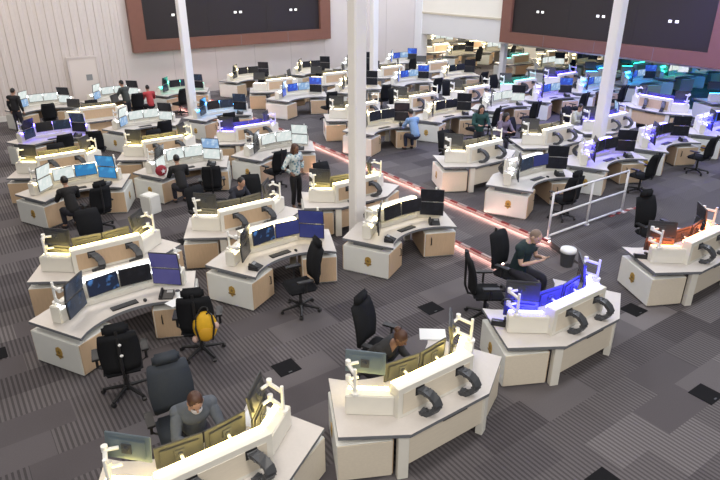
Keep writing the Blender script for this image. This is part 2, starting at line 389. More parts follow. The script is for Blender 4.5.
def chain(x):
    mb = MB(); pth = [(x, CY, 1.06), (x - .02, CY + .06, 1.075), (x - .06, CY + .14, 1.05), (x - .10, CY + .20, .98), (x - .11, CY + .235, .92), (x - .09, CY + .22, .85), (x - .05, CY + .18, .79), (x - .02, CY + .13, .768), (x + .01, CY + .06, .766)]
    mb.tube(pth, 0, wh=(0.058, 0.028))
    for i in range(1, 9):
        p = pth[i]; q = pth[i - 1]; mb.at((p[0] + q[0]) / 2, (p[1] + q[1]) / 2, (p[2] + q[2]) / 2, 0, 0.7); mb.box(-0.064, 0.064, -0.016, 0.016, -0.034, 0.034); mb.at()
    return mb.mesh('cable_chain', [M_dark])
def armpost(s):
    mb = MB(); x, y = 1.0 * s, -0.71
    mb.cyl(x, y, 1.05, 1.08, 0.06); mb.cyl(x, y, 1.05, 1.42, 0.021)
    for z in (1.11, 1.34):
        a = Vector((x, y, z)); b2 = Vector((0.95 * s, -0.94, z + .0)); c = Vector((0.82 * s, -0.90, z + .0))
        mb.tube([a, b2], 0.026, 6); mb.cyl(b2.x, b2.y, z - .01, z + .06, 0.035); mb.tube([b2, c], 0.022, 6)
    return mb.mesh('monitor_arm', [M_arm])
def armcenter(x): mb = MB(); mb.tube([(x, CY - CT - .03, 0.84), (x, CY - CT - .07, 1.10), (x, CY - CT - .20, 1.13)], 0.02, 6); return mb.mesh('monitor_arm', [M_arm])

def workstation(x, y, z, rz, ledc, label, lod, loops=True, group='dispatch workstations', wood=None):
    wood = wood or M_wood
    t = thing('workstation', label, 'desk', (x, y, z), rz, group)
    P = lambda n, k, f: obj(n, cached(k, f), t)
    P('worktop', 'top', top_mesh)
    cw = P('console_wall', ('cc', wood.name), lambda: con_center(wood))
    for s in (1, -1):
        P('console_wing', ('cw', s), lambda: con_wing(s))
        pd = P('pedestal', ('pd', s), lambda: ped_mesh(s))
        obj('pedestal_door', cached(('pdd', s), lambda: ped_door(s)), pd)
        obj('back_panel', cached(('pbk', s, wood.name), lambda: ped_back(s, wood)), pd)
        if lod < 2:
            obj('handle', cached(('ph', s), lambda: ped_handle(s)), pd); obj('emblem', cached(('em', s), lambda: emblem(s)), pd)
            obj('side_panel', cached(('pi', s), lambda: ped_inner(s)), pd)
            P('riser', ('pr', s), lambda: ped_riser(s)); P('support_post', ('po', s), lambda: postm(s))
            P('monitor_arm', ('ma', s), lambda: armpost(s))
    P('modesty_panel', ('mp', wood.name), lambda: modesty(wood))
    P('light_strip', ('ls', ledc), lambda: strip().mesh('strip', [led(ledc)]))
    if lod < 2:
        P('cable_tray', 'ap', apron)
        P('cable_slot', 'cslot', lambda: cslot())
        for xx in (-0.38, 0.30):
            obj('cable_port', cached(('cp', xx), lambda: port(xx)), cw)
            if loops: P('cable_chain', ('ch', xx), lambda: chain(xx))
        for xx in (-0.27, 0.27): P('monitor_arm', ('mc', xx), lambda: armcenter(xx))
    return t

# ------------------------------------------------------------------ monitors, desk kit
def mon_body(w, h, back):
    mb = MB(); mb.box(-w / 2, w / 2, -0.012, 0.012, 0, h, 0); mb.box(-w / 2 + .05, w / 2 - .05, 0.012, 0.032, 0.05, h - .05, 0)
    return mb.mesh('monitor', [back], 0.006)
def mon_screen(w, h, m): mb = MB(); mb.box(-w / 2 + .012, w / 2 - .012, -0.0145, -0.0125, 0.014, h - .012); return mb.mesh('screen', [m])
def mon_mount(h): mb = MB(); mb.box(-0.055, 0.055, 0.032, 0.045, h / 2 - .055, h / 2 + .055); mb.at(0, 0.045, h / 2, 0, -PI / 2); mb.cyl(0, 0, 0, 0.03, 0.03); return mb.mesh('mount', [M_dark])
MW, MH = 0.52, 0.305
SLOTS = {   # local place of each display on a workstation: x, y, z, turn, tilt, w, h
    'inner left': (-0.265, -0.72, 0.985, R(7), R(-4), MW, MH), 'inner right': (0.265, -0.72, 0.985, R(-7), R(-4), MW, MH),
    'lower left': (-0.74, -0.86, 0.86, R(46), R(-3), MW, MH), 'lower right': (0.74, -0.86, 0.86, R(-46), R(-3), MW, MH),
    'upper left': (-0.75, -0.85, 1.175, R(46), R(8), MW, MH), 'upper right': (0.75, -0.85, 1.175, R(-46), R(8), MW, MH),
}
MON_QUEUE = []
CAMP = Vector((0, 0, 5.9))
def in_view(p):
    f = p.x * math.sin(R(35.2)) + p.y * math.cos(R(35.2)); r = p.x * math.cos(R(35.2)) - p.y * math.sin(R(35.2)); dz = p.z - 5.9
    d = f * math.cos(R(24.5)) - dz * math.sin(R(24.5)); up = f * math.sin(R(24.5)) + dz * math.cos(R(24.5))
    return d > 1 and abs(r / d) < .62 and abs(up / d) < .44
def monitor(T, slot, content, label, lod, back=None):
    p = T @ Vector(SLOTS[slot][:3])
    if in_view(p): MON_QUEUE.append(((p - CAMP).length, len(MON_QUEUE), T, slot, content, label, lod, back))
def build_monitors():
    q = sorted(MON_QUEUE, key=lambda r: r[:2])
    for r in q[:298]: build_monitor(*r[2:])
    rest = q[298:]; names = list(SCR); mb = MB()
    for _, _, T, slot, content, *_r in rest:
        x, y, z, rz, tl, w, h = SLOTS[slot]
        mb.T = Matrix.Translation(T @ Vector((x, y, z))) @ Matrix.Rotation(T.to_euler().z + rz, 4, 'Z') @ Matrix.Rotation(tl, 4, 'X')
        mb.box(-w / 2, w / 2, -0.012, 0.012, 0, h, 0); mb.box(-w / 2 + .05, w / 2 - .05, 0.012, 0.03, .05, h - .05, 0)
        mb.box(-w / 2 + .012, w / 2 - .012, -0.0145, -0.0125, .014, h - .012, 1 + names.index(content))
    if rest:
        o = obj('monitor_array', mb.mesh('monitor_array', [M_dark] + [SCR[k] for k in names])); o['kind'] = 'stuff'
        tag(o, 'small distant monitors on the farthest rows of desks', 'monitors')
def build_monitor(T, slot, content, label, lod, back=None):
    x, y, z, rz, tl, w, h = SLOTS[slot]
    back = back or M_monb
    o = obj('monitor', cached(('mb', w, back.name), lambda: mon_body(w, h, back)))
    p = T @ Vector((x, y, z)); o.location = p; o.rotation_euler = (tl, 0, T.to_euler().z + rz)
    tag(o, label, 'monitor', 'monitors on the consoles')
    obj('screen', cached(('ms', w, content), lambda: mon_screen(w, h, SCR[content])), o)
    if lod < 1: obj('mount', cached(('mm', h), lambda: mon_mount(h)), o)
    return o
def kb_mesh():
    mb = MB(); mb.box(-.22, .22, -.07, .07, 0, .018, 0)
    return mb.mesh('keyboard', [M_black], 0.004)
def kb_keys():
    mb = MB()
    for i in range(14):
        for j in range(5): mb.box(-.21 + i * .03, -.186 + i * .03, -.06 + j * .024, -.04 + j * .024, .018, .023)
    return mb.mesh('keys', [M_dark])
def phone_base():
    mb = MB(); mb.at(0, 0, 0, 0, 0); mb.add([(-.12, -.1, 0), (.12, -.1, 0), (.12, .1, 0), (-.12, .1, 0), (-.12, -.1, .02), (.12, -.1, .02), (.12, .1, .09), (-.12, .1, .09)],
        [(3, 2, 1, 0), (4, 5, 6, 7), (0, 1, 5, 4), (1, 2, 6, 5), (2, 3, 7, 6), (3, 0, 4, 7)]); return mb.mesh('telephone', [M_black], 0.005)
def phone_hand(): mb = MB(); mb.tube([(-.085, -.09, .055), (-.085, -.05, .08), (-.085, .05, .11), (-.085, .09, .11)], [.026, .02, .02, .026], 8); return mb.mesh('handset', [M_black], smooth=True)
def phone_scr(): mb = MB(); mb.add([(.0, .03, .0665), (.1, .03, .0665), (.1, .085, .086), (.0, .085, .086)], [(0, 1, 2, 3)]); return mb.mesh('display', [M_grey])
def mouse_mesh(): mb = MB(); mb.ball((0, 0, .012), (.032, .055, .022), 6); return mb.mesh('mouse', [M_black], smooth=True)
def desk_kit(T, short, lod, which):
    e = T.to_euler().z
    def put(x, y, r): return T @ Vector((x, y, 0.7505)), e + r
    if 'k' in which:
        l, r = put(-0.05, -0.93, 0.05); o = obj('keyboard', cached('kb', kb_mesh), None, l, r); tag(o, 'black keyboard on ' + short, 'keyboard', 'keyboards')
        if lod == 0: obj('keys', cached('kbk', kb_keys), o)
    if 'p' in which:
        l, r = put(0.62, -1.08, -0.6); o = obj('telephone', cached('ph_', phone_base), None, l, r); tag(o, 'black desk telephone on ' + short, 'telephone', 'telephones')
        obj('handset', cached('phh', phone_hand), o); obj('display', cached('phs', phone_scr), o)
    if 'r' in which:
        l, r = put(1.02, -1.02, -0.9); o = obj('telephone', cached('ph_', phone_base), None, l, r); tag(o, 'black telephone on the wing of ' + short, 'telephone', 'telephones')
        obj('handset', cached('phh', phone_hand), o); obj('display', cached('phs', phone_scr), o)
    if 'q' in which:
        l, r = put(-0.72, -1.18, 0.6); o = obj('telephone', cached('ph_', phone_base), None, l, r); tag(o, 'black telephone beside the side monitors on ' + short, 'telephone', 'telephones')
        obj('handset', cached('phh', phone_hand), o); obj('display', cached('phs', phone_scr), o)
    if 'm' in which:
        l, r = put(0.28, -0.98, -0.2); o = obj('mouse', cached('mouse', mouse_mesh), None, l, r); tag(o, 'black mouse on ' + short, 'mouse', 'mice')

# ------------------------------------------------------------------ chairs
def ch_seat(f): mb = MB(); mb.box(-.25, .25, -.24, .26, .43, .52); return mb.mesh('seat', [f], 0.04, True, 3)
def ch_back(f, w=.24, h=.62):
    mb = MB(); n = 6; v = []; fc = []
    for i in range(n + 1):
        t = i / n; z = .54 + h * t; ww = w * (0.82 + 0.25 * math.sin(PI * (0.15 + 0.7 * t))); y = -.24 - 0.10 * t + 0.04 * math.sin(PI * t)
        v += [(-ww, y + .03, z), (0, y, z), (ww, y + .03, z), (ww, y - .03, z), (0, y - .07, z), (-ww, y - .03, z)]
    for i in range(n):
        for j in range(6): fc.append((i * 6 + j, i * 6 + (j + 1) % 6, (i + 1) * 6 + (j + 1) % 6, (i + 1) * 6 + j))
    fc += [(5, 4, 3, 2, 1, 0), tuple(n * 6 + j for j in range(6))]
    mb.add(v, fc); return mb.mesh('backrest', [f], 0.012, True)
def ch_head(f): mb = MB(); mb.box(-.16, .16, -.375, -.295, 1.13, 1.31); return mb.mesh('headrest', [f], 0.038, True, 3)
def ch_brk(): mb = MB(); mb.tube([(0, -.1, .44), (0, -.30, .46), (0, -.36, .62), (0, -.38, 1.22)], .022, 6); return mb.mesh('back_bracket', [M_black])
def ch_arm(s): mb = MB(); mb.tube([(.24 * s, 0, .46), (.31 * s, 0, .50), (.31 * s, .0, .68)], .02, 6); mb.box(.31 * s - .045, .31 * s + .045, -.13, .14, .68, .71); return mb.mesh('armrest', [M_black], 0.004)
def ch_base(feet):
    mb = MB(); mb.cyl(0, 0, .09, .43, .03, .025); mb.cyl(0, 0, .07, .14, .05)
    for k in range(5):
        a = 2 * PI * k / 5 + .3; mb.tube([(0, 0, .115), (.33 * math.cos(a), .33 * math.sin(a), .07)], [.032, .02], 6)
    if feet:
        for k in range(5):
            a = 2 * PI * k / 5 + .3; mb.cyl(.33 * math.cos(a), .33 * math.sin(a), 0, .075, .03, n=8)
    return mb.mesh('base', [M_black])
def ch_caster(k):
    a = 2 * PI * k / 5 + .3; mb = MB(); mb.at(.33 * math.cos(a), .33 * math.sin(a), .03, a + 1.2, 0, PI / 2); mb.cyl(0, 0, -.025, .025, .03, n=10); return mb.mesh('caster', [M_black])
def chair(x, y, z, rz, label, lod=1, f=None, head=True):
    f = f or M_fab; k = f.name
    t = thing('office_chair', label, 'chair', (x, y, z), rz, 'office chairs'); t.scale = ((1.1 if y < 12 and z == 0 else 1.0),) * 3
    obj('seat', cached(('cs', k), lambda: ch_seat(f)), t); obj('backrest', cached(('cb', k), lambda: ch_back(f)), t)
    b = obj('base', cached(('cbase', lod < 1), lambda: ch_base(lod >= 1)), t)
    if head: obj('headrest', cached(('chd', k), lambda: ch_head(f)), t)
    if lod < 2:
        obj('back_bracket', cached('cbr', ch_brk), t)
        for s in (1, -1): obj('armrest', cached(('car', s), lambda: ch_arm(s)), t)
    if lod < 1:
        for i in range(5): obj('caster', cached(('cas', i), lambda: ch_caster(i)), b)
    return t

# ------------------------------------------------------------------ people
def skinned(name, chains, mats, extra=None, sub=1):
    """chains: list of [(point, radius, key?)...]; points equal within 1 mm are shared"""
    V = []; E = set(); Rr = []; idx = {}
    def vid(p, r):
        k = tuple(round(c, 3) for c in p)
        if k not in idx: idx[k] = len(V); V.append(tuple(p)); Rr.append(r)
        return idx[k]
    for c in chains:
        ids = [vid(p, r) for p, r in c]
        for a, b in zip(ids, ids[1:]): E.add((a, b))
    me = bpy.data.meshes.new(name); me.from_pydata(V, list(E), [])
    o = bpy.data.objects.new(name, me); COL.objects.link(o)
    o.modifiers.new('s', 'SKIN'); sv = me.skin_vertices[0].data
    for i, r in enumerate(Rr): sv[i].radius = (r, r) if not isinstance(r, tuple) else r
    sv[0].use_root = True
    sb = o.modifiers.new('u', 'SUBSURF'); sb.levels = sub; sb.render_levels = sub
    dg = bpy.context.evaluated_depsgraph_get(); dg.update()
    out = bpy.data.meshes.new_from_object(o.evaluated_get(dg))
    bpy.data.objects.remove(o)
    out.materials.clear()
    for m in mats: out.materials.append(m)
    for p in out.polygons: p.use_smooth = True; p.material_index = 0
    if extra:
        bm = bmesh.new(); bm.from_mesh(out); em = extra.mesh('x', mats, 0, True); n = len(bm.faces)
        bm.from_mesh(em); bm.to_mesh(out); bm.free()
    return out

def person(x, y, z, rz, label, pose='sit', shirt=(0.02, 0.02, 0.025), pants=(0.02, 0.02, 0.03), skin=None, hair='short', hairm=None,
           lean=0.12, look=0.25, turn=0.0, arms='desk', sleeve=1.0, mask=False, pattern=None, scale=1.0):
    """faces local +y; sit: pelvis at seat height"""
    skin = skin or M_skin1; hairm = hairm or M_hairb
    t = thing('person', label, 'person', (x, y, z), rz, 'people')
    V3 = Vector
    hz = 0.56 if pose == 'sit' else 0.95
    pel = V3((0, -0.02, hz)); spine = pel + V3((0, lean * .4, 0.24)); chest = pel + V3((0, lean, 0.42)); nb = pel + V3((0, lean * 1.35, 0.56))
    hc = nb + V3((math.sin(turn) * .02, 0.03 + 0.10 * look, 0.15 - 0.04 * look))
    sh, el, wr = {}, {}, {}
    for s in (1, -1):
        sh[s] = chest + V3((.185 * s, -.01, .07))
        if arms == 'desk': el[s] = sh[s] + V3((.06 * s, .14, -.23)); wr[s] = el[s] + V3((-.12 * s, .22, .0))
        elif arms == 'down': el[s] = sh[s] + V3((.06 * s, -.02, -.28)); wr[s] = el[s] + V3((0, .07, -.25))
        elif arms == 'hips': el[s] = sh[s] + V3((.15 * s, -.06, -.25)); wr[s] = el[s] + V3((-.12 * s, .12, -.14))
        elif arms == 'up': el[s] = sh[s] + V3((.14 * s, .06, -.18)); wr[s] = el[s] + V3((-.10 * s, .10, .18))
        elif arms == 'read': el[s] = sh[s] + V3((.05 * s, .08, -.26)); wr[s] = el[s] + V3((-.13 * s, .20, .09))
    hip, kn, an, toe = {}, {}, {}, {}
    for s in (1, -1):
        hip[s] = pel + V3((.095 * s, 0.02, -.04))
        if pose == 'sit': kn[s] = V3((.13 * s, .40, .52)); an[s] = V3((.13 * s, .36, .09))
        else: kn[s] = V3((.10 * s, .03, .50)); an[s] = V3((.105 * s, -.02, .09))
        toe[s] = an[s] + V3((.02 * s, .17, -.045))
    ch = [[(pel, .10), (spine, .10), (chest, .115), (nb, .06), (nb + (hc - nb) * .5, .05)]]
    for s in (1, -1):
        ch.append([(chest, .115), (sh[s], .06), (sh[s].lerp(el[s], .5), .05), (el[s], .042), (el[s].lerp(wr[s], .5), .038), (wr[s], .027)])
        d = (wr[s] - el[s]).normalized(); side = V3((1, 0, 0)); side = (side - d * side.dot(d)).normalized(); nrm = d.cross(side)
        pm = wr[s] + d * .045; ch.append([(wr[s], .027), (pm, (.034, .018))])
        for k, ln in enumerate((.062, .074, .080, .070)):
            off = side * ((k - 1.5) * .021); r0 = pm + off * .6 + d * .012
            ch.append([(pm, .03), (r0 + d * .02 + off * .3, .0095), (r0 + d * (.02 + ln * .5) + off * .5 - nrm * .004, .009), (r0 + d * (.02 + ln * .85) + off * .5 - nrm * .022, .0075)])
        th = wr[s] + d * .02 - side * s * .03
        ch.append([(wr[s], .027), (th, .013), (th + d * .035 - side * s * .022, .010), (th + d * .06 - side * s * .024, .008)])
        ch.append([(pel, .10), (hip[s], .08), (hip[s].lerp(kn[s], .5), .072), (kn[s], .058), (kn[s].lerp(an[s], .4), .055), (an[s], .036), (toe[s], .03)])
    fy = V3((math.sin(turn), math.cos(turn), -look)).normalized(); fx = V3((math.cos(turn), -math.sin(turn), 0)); fz = fx.cross(fy)
    H = lambda a, b, c: hc + fx * a + fy * b + fz * c
    hm = Matrix((fx, fy, fz)).transposed().to_4x4(); hm.translation = hc
    ex = MB(); ex.T = hm
    ex.ball((0, 0, 0), (.075, .095, .115), 10, 0); ex.ball((0, .03, -.05), (.058, .065, .07), 8, 0)
    ex.ball((0, .10, -.012), (.013, .02, .026), 6, 0)
    for s in (1, -1): ex.ball((.031 * s, .084, .014), (.012, .008, .007), 6, 1); ex.ball((.077 * s, -.005, -.005), (.012, .024, .034), 6, 0)
    ex.ball((0, .092, -.062), (.024, .007, .008), 6, 2)
    obj('body', skinned('body', ch, [skin, M_eye, M_lip], ex), t)
    sm_ = pattern or mat('cloth_%0.3f_%0.3f_%0.3f' % shirt, shirt, 0.85, noise=0.2, scale=25)
    pm_ = mat('cloth_%0.3f_%0.3f_%0.3f' % pants, pants, 0.85, noise=0.15, scale=25)
    cs = [[(pel + V3((0, 0, -.05)), .165), (pel + V3((0, 0, .06)), .16), (spine, .15), (chest, .16), (nb - V3((0, 0, .03)), .085)]]
    sl = MB()
    for s in (1, -1):
        a = [(chest + (sh[s] - chest) * .45, .075), (sh[s], .080), (sh[s].lerp(el[s], .5), .066)]
        if sleeve > .5: a += [(el[s], .056), (el[s].lerp(wr[s], .5), .05), (el[s].lerp(wr[s], .93), .04)]
        sl.tube([tuple(q[0]) for q in a], [q[1] for q in a], 12)
        sl.ball(tuple(sh[s]), (.078, .078, .078), 8); sl.ball(tuple(a[-1][0] if sleeve <= .5 else el[s]), (.058,) * 3, 8)
    sl.tube([tuple(sh[-1]), tuple(chest + V3((0, -.01, .06))), tuple(sh[1])], [.08, .10, .08], 12)
    sl.ball(tuple(chest + V3((0, .005, .015))), (.185, .138, .135), 10)
    obj('shirt', skinned('shirt', cs, [sm_], sl), t)
    cp = [[(pel + V3((0, 0, .10)), .14), (pel, .155)]]
    for s in (1, -1): cp.append([(pel, .155), (hip[s], .115), (hip[s].lerp(kn[s], .5), .095), (kn[s], .074), (kn[s].lerp(an[s], .5), .066), (an[s] + V3((0, 0, .02)), .058)])
    obj('trousers', skinned('trousers', cp, [pm_]), t)
    for s in (1, -1):
        obj('shoe', skinned('shoe', [[(an[s] + V3((0, -.04, -.035)), .045), (an[s] + V3((0, .06, -.04)), .047), (toe[s] + V3((0, .03, -.005)), .036)]], [M_black]), t)
    hb = MB(); hb.T = hm
    if hair == 'short': hb.ball((0, -.018, .025), (.083, .098, .105), 10)
    elif hair == 'crop': hb.ball((0, -.016, .018), (.079, .095, .104), 10)
    elif hair == 'bun': hb.ball((0, -.018, .025), (.085, .10, .108), 10); hb.ball((0, -.11, .07), (.05, .05, .05), 8)
    elif hair == 'long':
        hb.ball((0, -.02, .025), (.088, .102, .110), 10); hb.ball((0, -.07, -.10), (.095, .06, .17), 10)
        for s in (1, -1): hb.ball((.078 * s, -.01, -.08), (.025, .05, .15), 8)
    me = hb.mesh('hair', [hairm], 0, True)
    bm = bmesh.new(); bm.from_mesh(me); inv = hm.inverted()
    kill = [f for f in bm.faces if (inv @ f.calc_center_median()).y > .052 and (inv @ f.calc_center_median()).z < .062]
    bmesh.ops.delete(bm, geom=kill, context='FACES'); bm.to_mesh(me); bm.free()
    obj('hair', me, t)
    if mask:
        kb = MB(); kb.T = hm; kb.ball((0, .055, -.05), (.062, .062, .052), 8); obj('face_mask', kb.mesh('mask', [M_mask], 0, True), t)
    t.scale = (scale,) * 3
    return t

# ------------------------------------------------------------------ layout
ORD = ['first', 'second', 'third', 'fourth', 'fifth', 'sixth', 'seventh', 'eighth', 'ninth', 'tenth', 'eleventh', 'twelfth']
def station(x, y, z, face, ledc, short, lod, mons, kit='', label=None, loops=True, ang=0.0):
    """face 0: operator on the camera side, face 1: operator beyond"""
    rz = (PI if face else 0) + ang
    workstation(x, y, z, rz, ledc, label or short, lod, loops, wood=M_woodp if (y < 5 or z > 0 and y < 12) else M_wood)
    T = Matrix.Translation((x, y, z)) @ Matrix.Rotation(rz, 4, 'Z')
    for slot, content in mons.items():
        back = None
        if isinstance(content, tuple): content, back = content
        nm = slot.replace('left', 'rigXht').replace('right', 'left').replace('rigXht', 'right') if face else slot
        monitor(T, slot, content, nm + ' monitor on ' + short, lod, back)
    desk_kit(T, short, lod, kit)
    return T
SIX = ('inner left', 'inner right', 'lower left', 'lower right', 'upper left', 'upper right')
def six(*c): return dict(zip(SIX, c))

# front row, seen from behind
DK = ('dark',) * 6
station(1.53, 4.47, 0, 1, 'yellow', 'yellow-lit curved desk of the masked man', 0, {'inner left': 'dark', 'inner right': 'dark', 'lower left': 'dark', 'upper left': 'dark', 'upper right': ('dark', M_silver)}, '')
station(4.42, 4.24, 0, 1, 'yellow', 'yellow-lit curved desk with silver-backed monitor', 0, {'inner left': 'dark', 'inner right': 'dark', 'lower left': 'dark', 'upper left': 'dark', 'upper right': ('dark', M_silver)}, '')
station(7.50, 4.34, 0, 1, 'blue', 'blue-lit curved desk of the man in black polo', 0, six('dark', 'navy', 'dark', 'dark', 'dark', 'dark'), 'r')
station(11.55, 4.42, 0, 1, 'orange', 'orange-lit curved desk below the raised floor', 0, six(*DK), 'r')
# second row, open side to the camera
station(1.78, 10.27, 0, 0, 'white', 'curved desk between two empty chairs and yellow backpack', 0, six('blob', 'dark', 'navy', 'violet', 'navy', 'violet'), 'kpm', ang=R(3))
station(4.86, 10.52, 0, 0, 'pale', 'curved desk with indigo screens and high-back chair', 0, six('blob', 'indigo', 'dark', 'indigo', 'dark', 'indigo'), 'kqm', ang=R(2))
station(7.68, 10.05, 0, 0, 'pale', 'curved desk with dark screens by the lit step', 0, six(*DK), 'kpq', ang=R(2))
# third row, backs to the second
station(2.00, 10.72, 0, 1, 'yellow', 'pale-lit desk backing onto the backpack desk', 0, six(*DK), 'q')
station(4.98, 10.95, 0, 1, 'pale', 'pale-lit desk backing onto the indigo-screen desk', 0, six(*DK), 'q')
station(7.90, 10.98, 0, 1, 'yellow', 'warm-lit desk just behind the thick white column', 0, six(*DK), 'q')
# fourth row
station(2.50, 16.9, 0, 0, 'pale', 'desk with cyan screens and two chairs in front', 1, six('white', 'cyan', 'white', 'cyan', 'white', 'cyan'), 'kp')
station(5.40, 16.95, 0, 0, 'white', 'desk with white screens, fourth row', 1, six('white', 'white', 'white', 'white', 'dark', 'sky'), 'kp')
station(8.28, 16.9, 0, 0, 'white', 'white-screen desk behind the patterned-shirt woman', 1, six('white', 'white', 'dark', 'white', 'dark', 'white'), 'kp')
# fifth to eighth rows on the low floor
SETS = [six(*DK), six('white', 'white', 'sky', 'white', 'white', 'dark'), six('dark', 'navy', 'navy', 'dark', 'dark', 'navy'), six('blue', 'sky', 'blue', 'dark', 'sky', 'blue')]
def block(rows, zz, where):
    for y, face, cells, rname in rows:
        for i, (x, ledc, st, lod) in enumerate(cells):
            short = '%s %s-lit desk of the %s row %s' % (ORD[i], ledc, rname, where)
            ms = dict(SETS[st])
            if lod >= 2 and face: ms = {k: v for k, v in ms.items() if k.startswith(('upper', 'inner'))}
            station(x, y, zz, face, ledc, short, lod, ms, 'kp' if (not face and lod < 2) else '')
block([(17.45, 1, [(2.5, 'yellow', 0, 1), (5.35, 'yellow', 0, 1), (8.3, 'violet', 3, 1)], 'fifth'),
       (22.5, 0, [(3.0, 'violet', 2, 1), (5.95, 'white', 1, 1), (8.85, 'cyan', 2, 1)], 'sixth'),
       (23.35, 1, [(4.9, 'pale', 0, 2)], 'seventh'),
       (27.85, 0, [(3.6, 'white', 1, 2), (6.35, 'white', 1, 2), (9.25, 'teal', 2, 2)], 'back wall')], 0, 'on the low floor')
# raised floor
station(12.05, 10.15, Z2, 0, 'white', 'curved desk with pale blue screens by the white railing', 1, six('navy', 'indigo', 'sky', 'dark', 'sky', 'dark'), 'kpm')
station(14.98, 10.08, Z2, 0, 'violet', 'curved desk beside the railing end and tall column', 1, six('dark', 'dark', 'sky', 'dark', 'sky', 'dark'), 'kpm')
station(17.9, 10.1, Z2, 0, 'violet', 'curved desk with violet light past the tall column', 1, six('dark', 'dark', 'white', 'dark', 'sky', 'dark'), 'kp')
station(20.95, 9.98, Z2, 0, 'blue', 'curved desk with dark blue light near the annex', 1, six('blue', 'dark', 'blue', 'dark', 'blue', 'dark'), 'kp')
block([(10.85, 1, [(12.15, 'warm', 0, 1), (15.3, 'warm', 0, 1), (18.25, 'violet', 3, 1)], 'third'),
       (16.6, 0, [(12.1, 'warm', 0, 1), (15.0, 'warm', 0, 1), (17.9, 'white', 1, 1), (20.8, 'violet', 3, 1), (23.7, 'cyan', 3, 1)], 'fourth'),
       (17.12, 1, [(12.4, 'warm', 0, 1), (15.3, 'warm', 0, 1), (18.2, 'warm', 0, 1), (21.1, 'teal', 0, 1), (24.0, 'violet', 3, 1)], 'fifth'),
       (22.7, 0, [(12.4, 'white', 3, 2), (15.3, 'warm', 0, 2), (18.3, 'white', 3, 2), (21.3, 'warm', 0, 2)], 'sixth'),
       (23.4, 1, [(12.5, 'warm', 0, 2), (15.4, 'pale', 0, 2), (18.7, 'warm', 3, 2), (21.7, 'warm', 0, 2)], 'seventh'),
       (27.85, 0, [(12.6, 'warm', 0, 2), (16.1, 'warm', 0, 2), (19.0, 'white', 0, 2), (21.9, 'white', 3, 2)], 'back wall')], Z2, 'on the raised floor')
station(21.7, 12.1, Z2, 0, 'violet', 'violet-lit desk turned sideways near the annex opening', 1, six('blue', 'blue', 'dark', 'blue', 'dark', 'blue'), '', ang=R(92))
# annex under the big screen
A = lambda a0, n, l, s: [(a0 + 2.95 * i, l[i % len(l)], s[i % len(s)], 2) for i in range(n)]
block([(10.1, 0, A(26.3, 2, ['blue', 'cyan'], [3, 0]), 'nearest'), (10.85, 1, A(26.3, 2, ['cyan', 'blue'], [3]), 'second nearest'),
       (16.6, 0, A(27.0, 4, ['cyan', 'teal', 'white'], [3, 1, 0]), 'third'), (17.1, 1, A(27.0, 4, ['cyan', 'teal', 'white'], [3, 0]), 'fourth'),
       (21.9, 0, A(27.2, 6, ['warm', 'pale'], [1, 0]), 'fifth'), (22.7, 1, A(27.2, 6, ['teal', 'warm'], [0]), 'sixth'),
       (28.5, 0, A(27.0, 9, ['warm', 'pale'], [0, 1]), 'seventh'), (29.0, 1, A(27.0, 9, ['warm'], [0, 1]), 'eighth'),
       (34.0, 0, A(30.5, 8, ['warm', 'warm'], [1, 0]), 'ninth'), (39.0, 0, A(35.0, 7, ['warm'], [0, 1]), 'tenth')], Z2, 'in the annex')

# chairs
cw = chair(1.36, 8.05, 0, R(-12), 'black high-back chair with white dots at the backpack desk', 0)
for zz in (.86, 1.02):
    mb = MB(); mb.ball((0.02, -.405, zz), (.022, .012, .022), 6); obj('white_stud', mb.mesh('stud', [M_paper], 0, True), cw)
chair(1.58, 6.26, 0, R(172), 'slate blue high-back chair behind the masked man', 0, M_fabblue)
cb = chair(2.68, 8.38, 0, R(-25), 'black chair with yellow backpack hung on its back', 0)
chair(4.72, 8.62, 0, R(80), 'black high-back chair alone at the indigo-screen desk', 0)
chair(4.72, 6.12, 0, R(205), 'black chair behind the woman at the yellow-lit desk', 0)
chair(7.36, 6.46, 0, R(235), 'empty black chair beside the man in black polo', 0, head=False)
chair(8.30, 6.72, 0, R(190), 'black chair under the man in black polo', 0, head=False)
chair(12.28, 6.2, 0, R(165), 'black mesh chair at the orange-lit desk', 0)
chair(11.95, 8.35, Z2, R(-10), 'black chair beside the white railing end', 0)
chair(2.65, 14.85, 0, R(10), 'empty black chair next to seated man in black', 1)
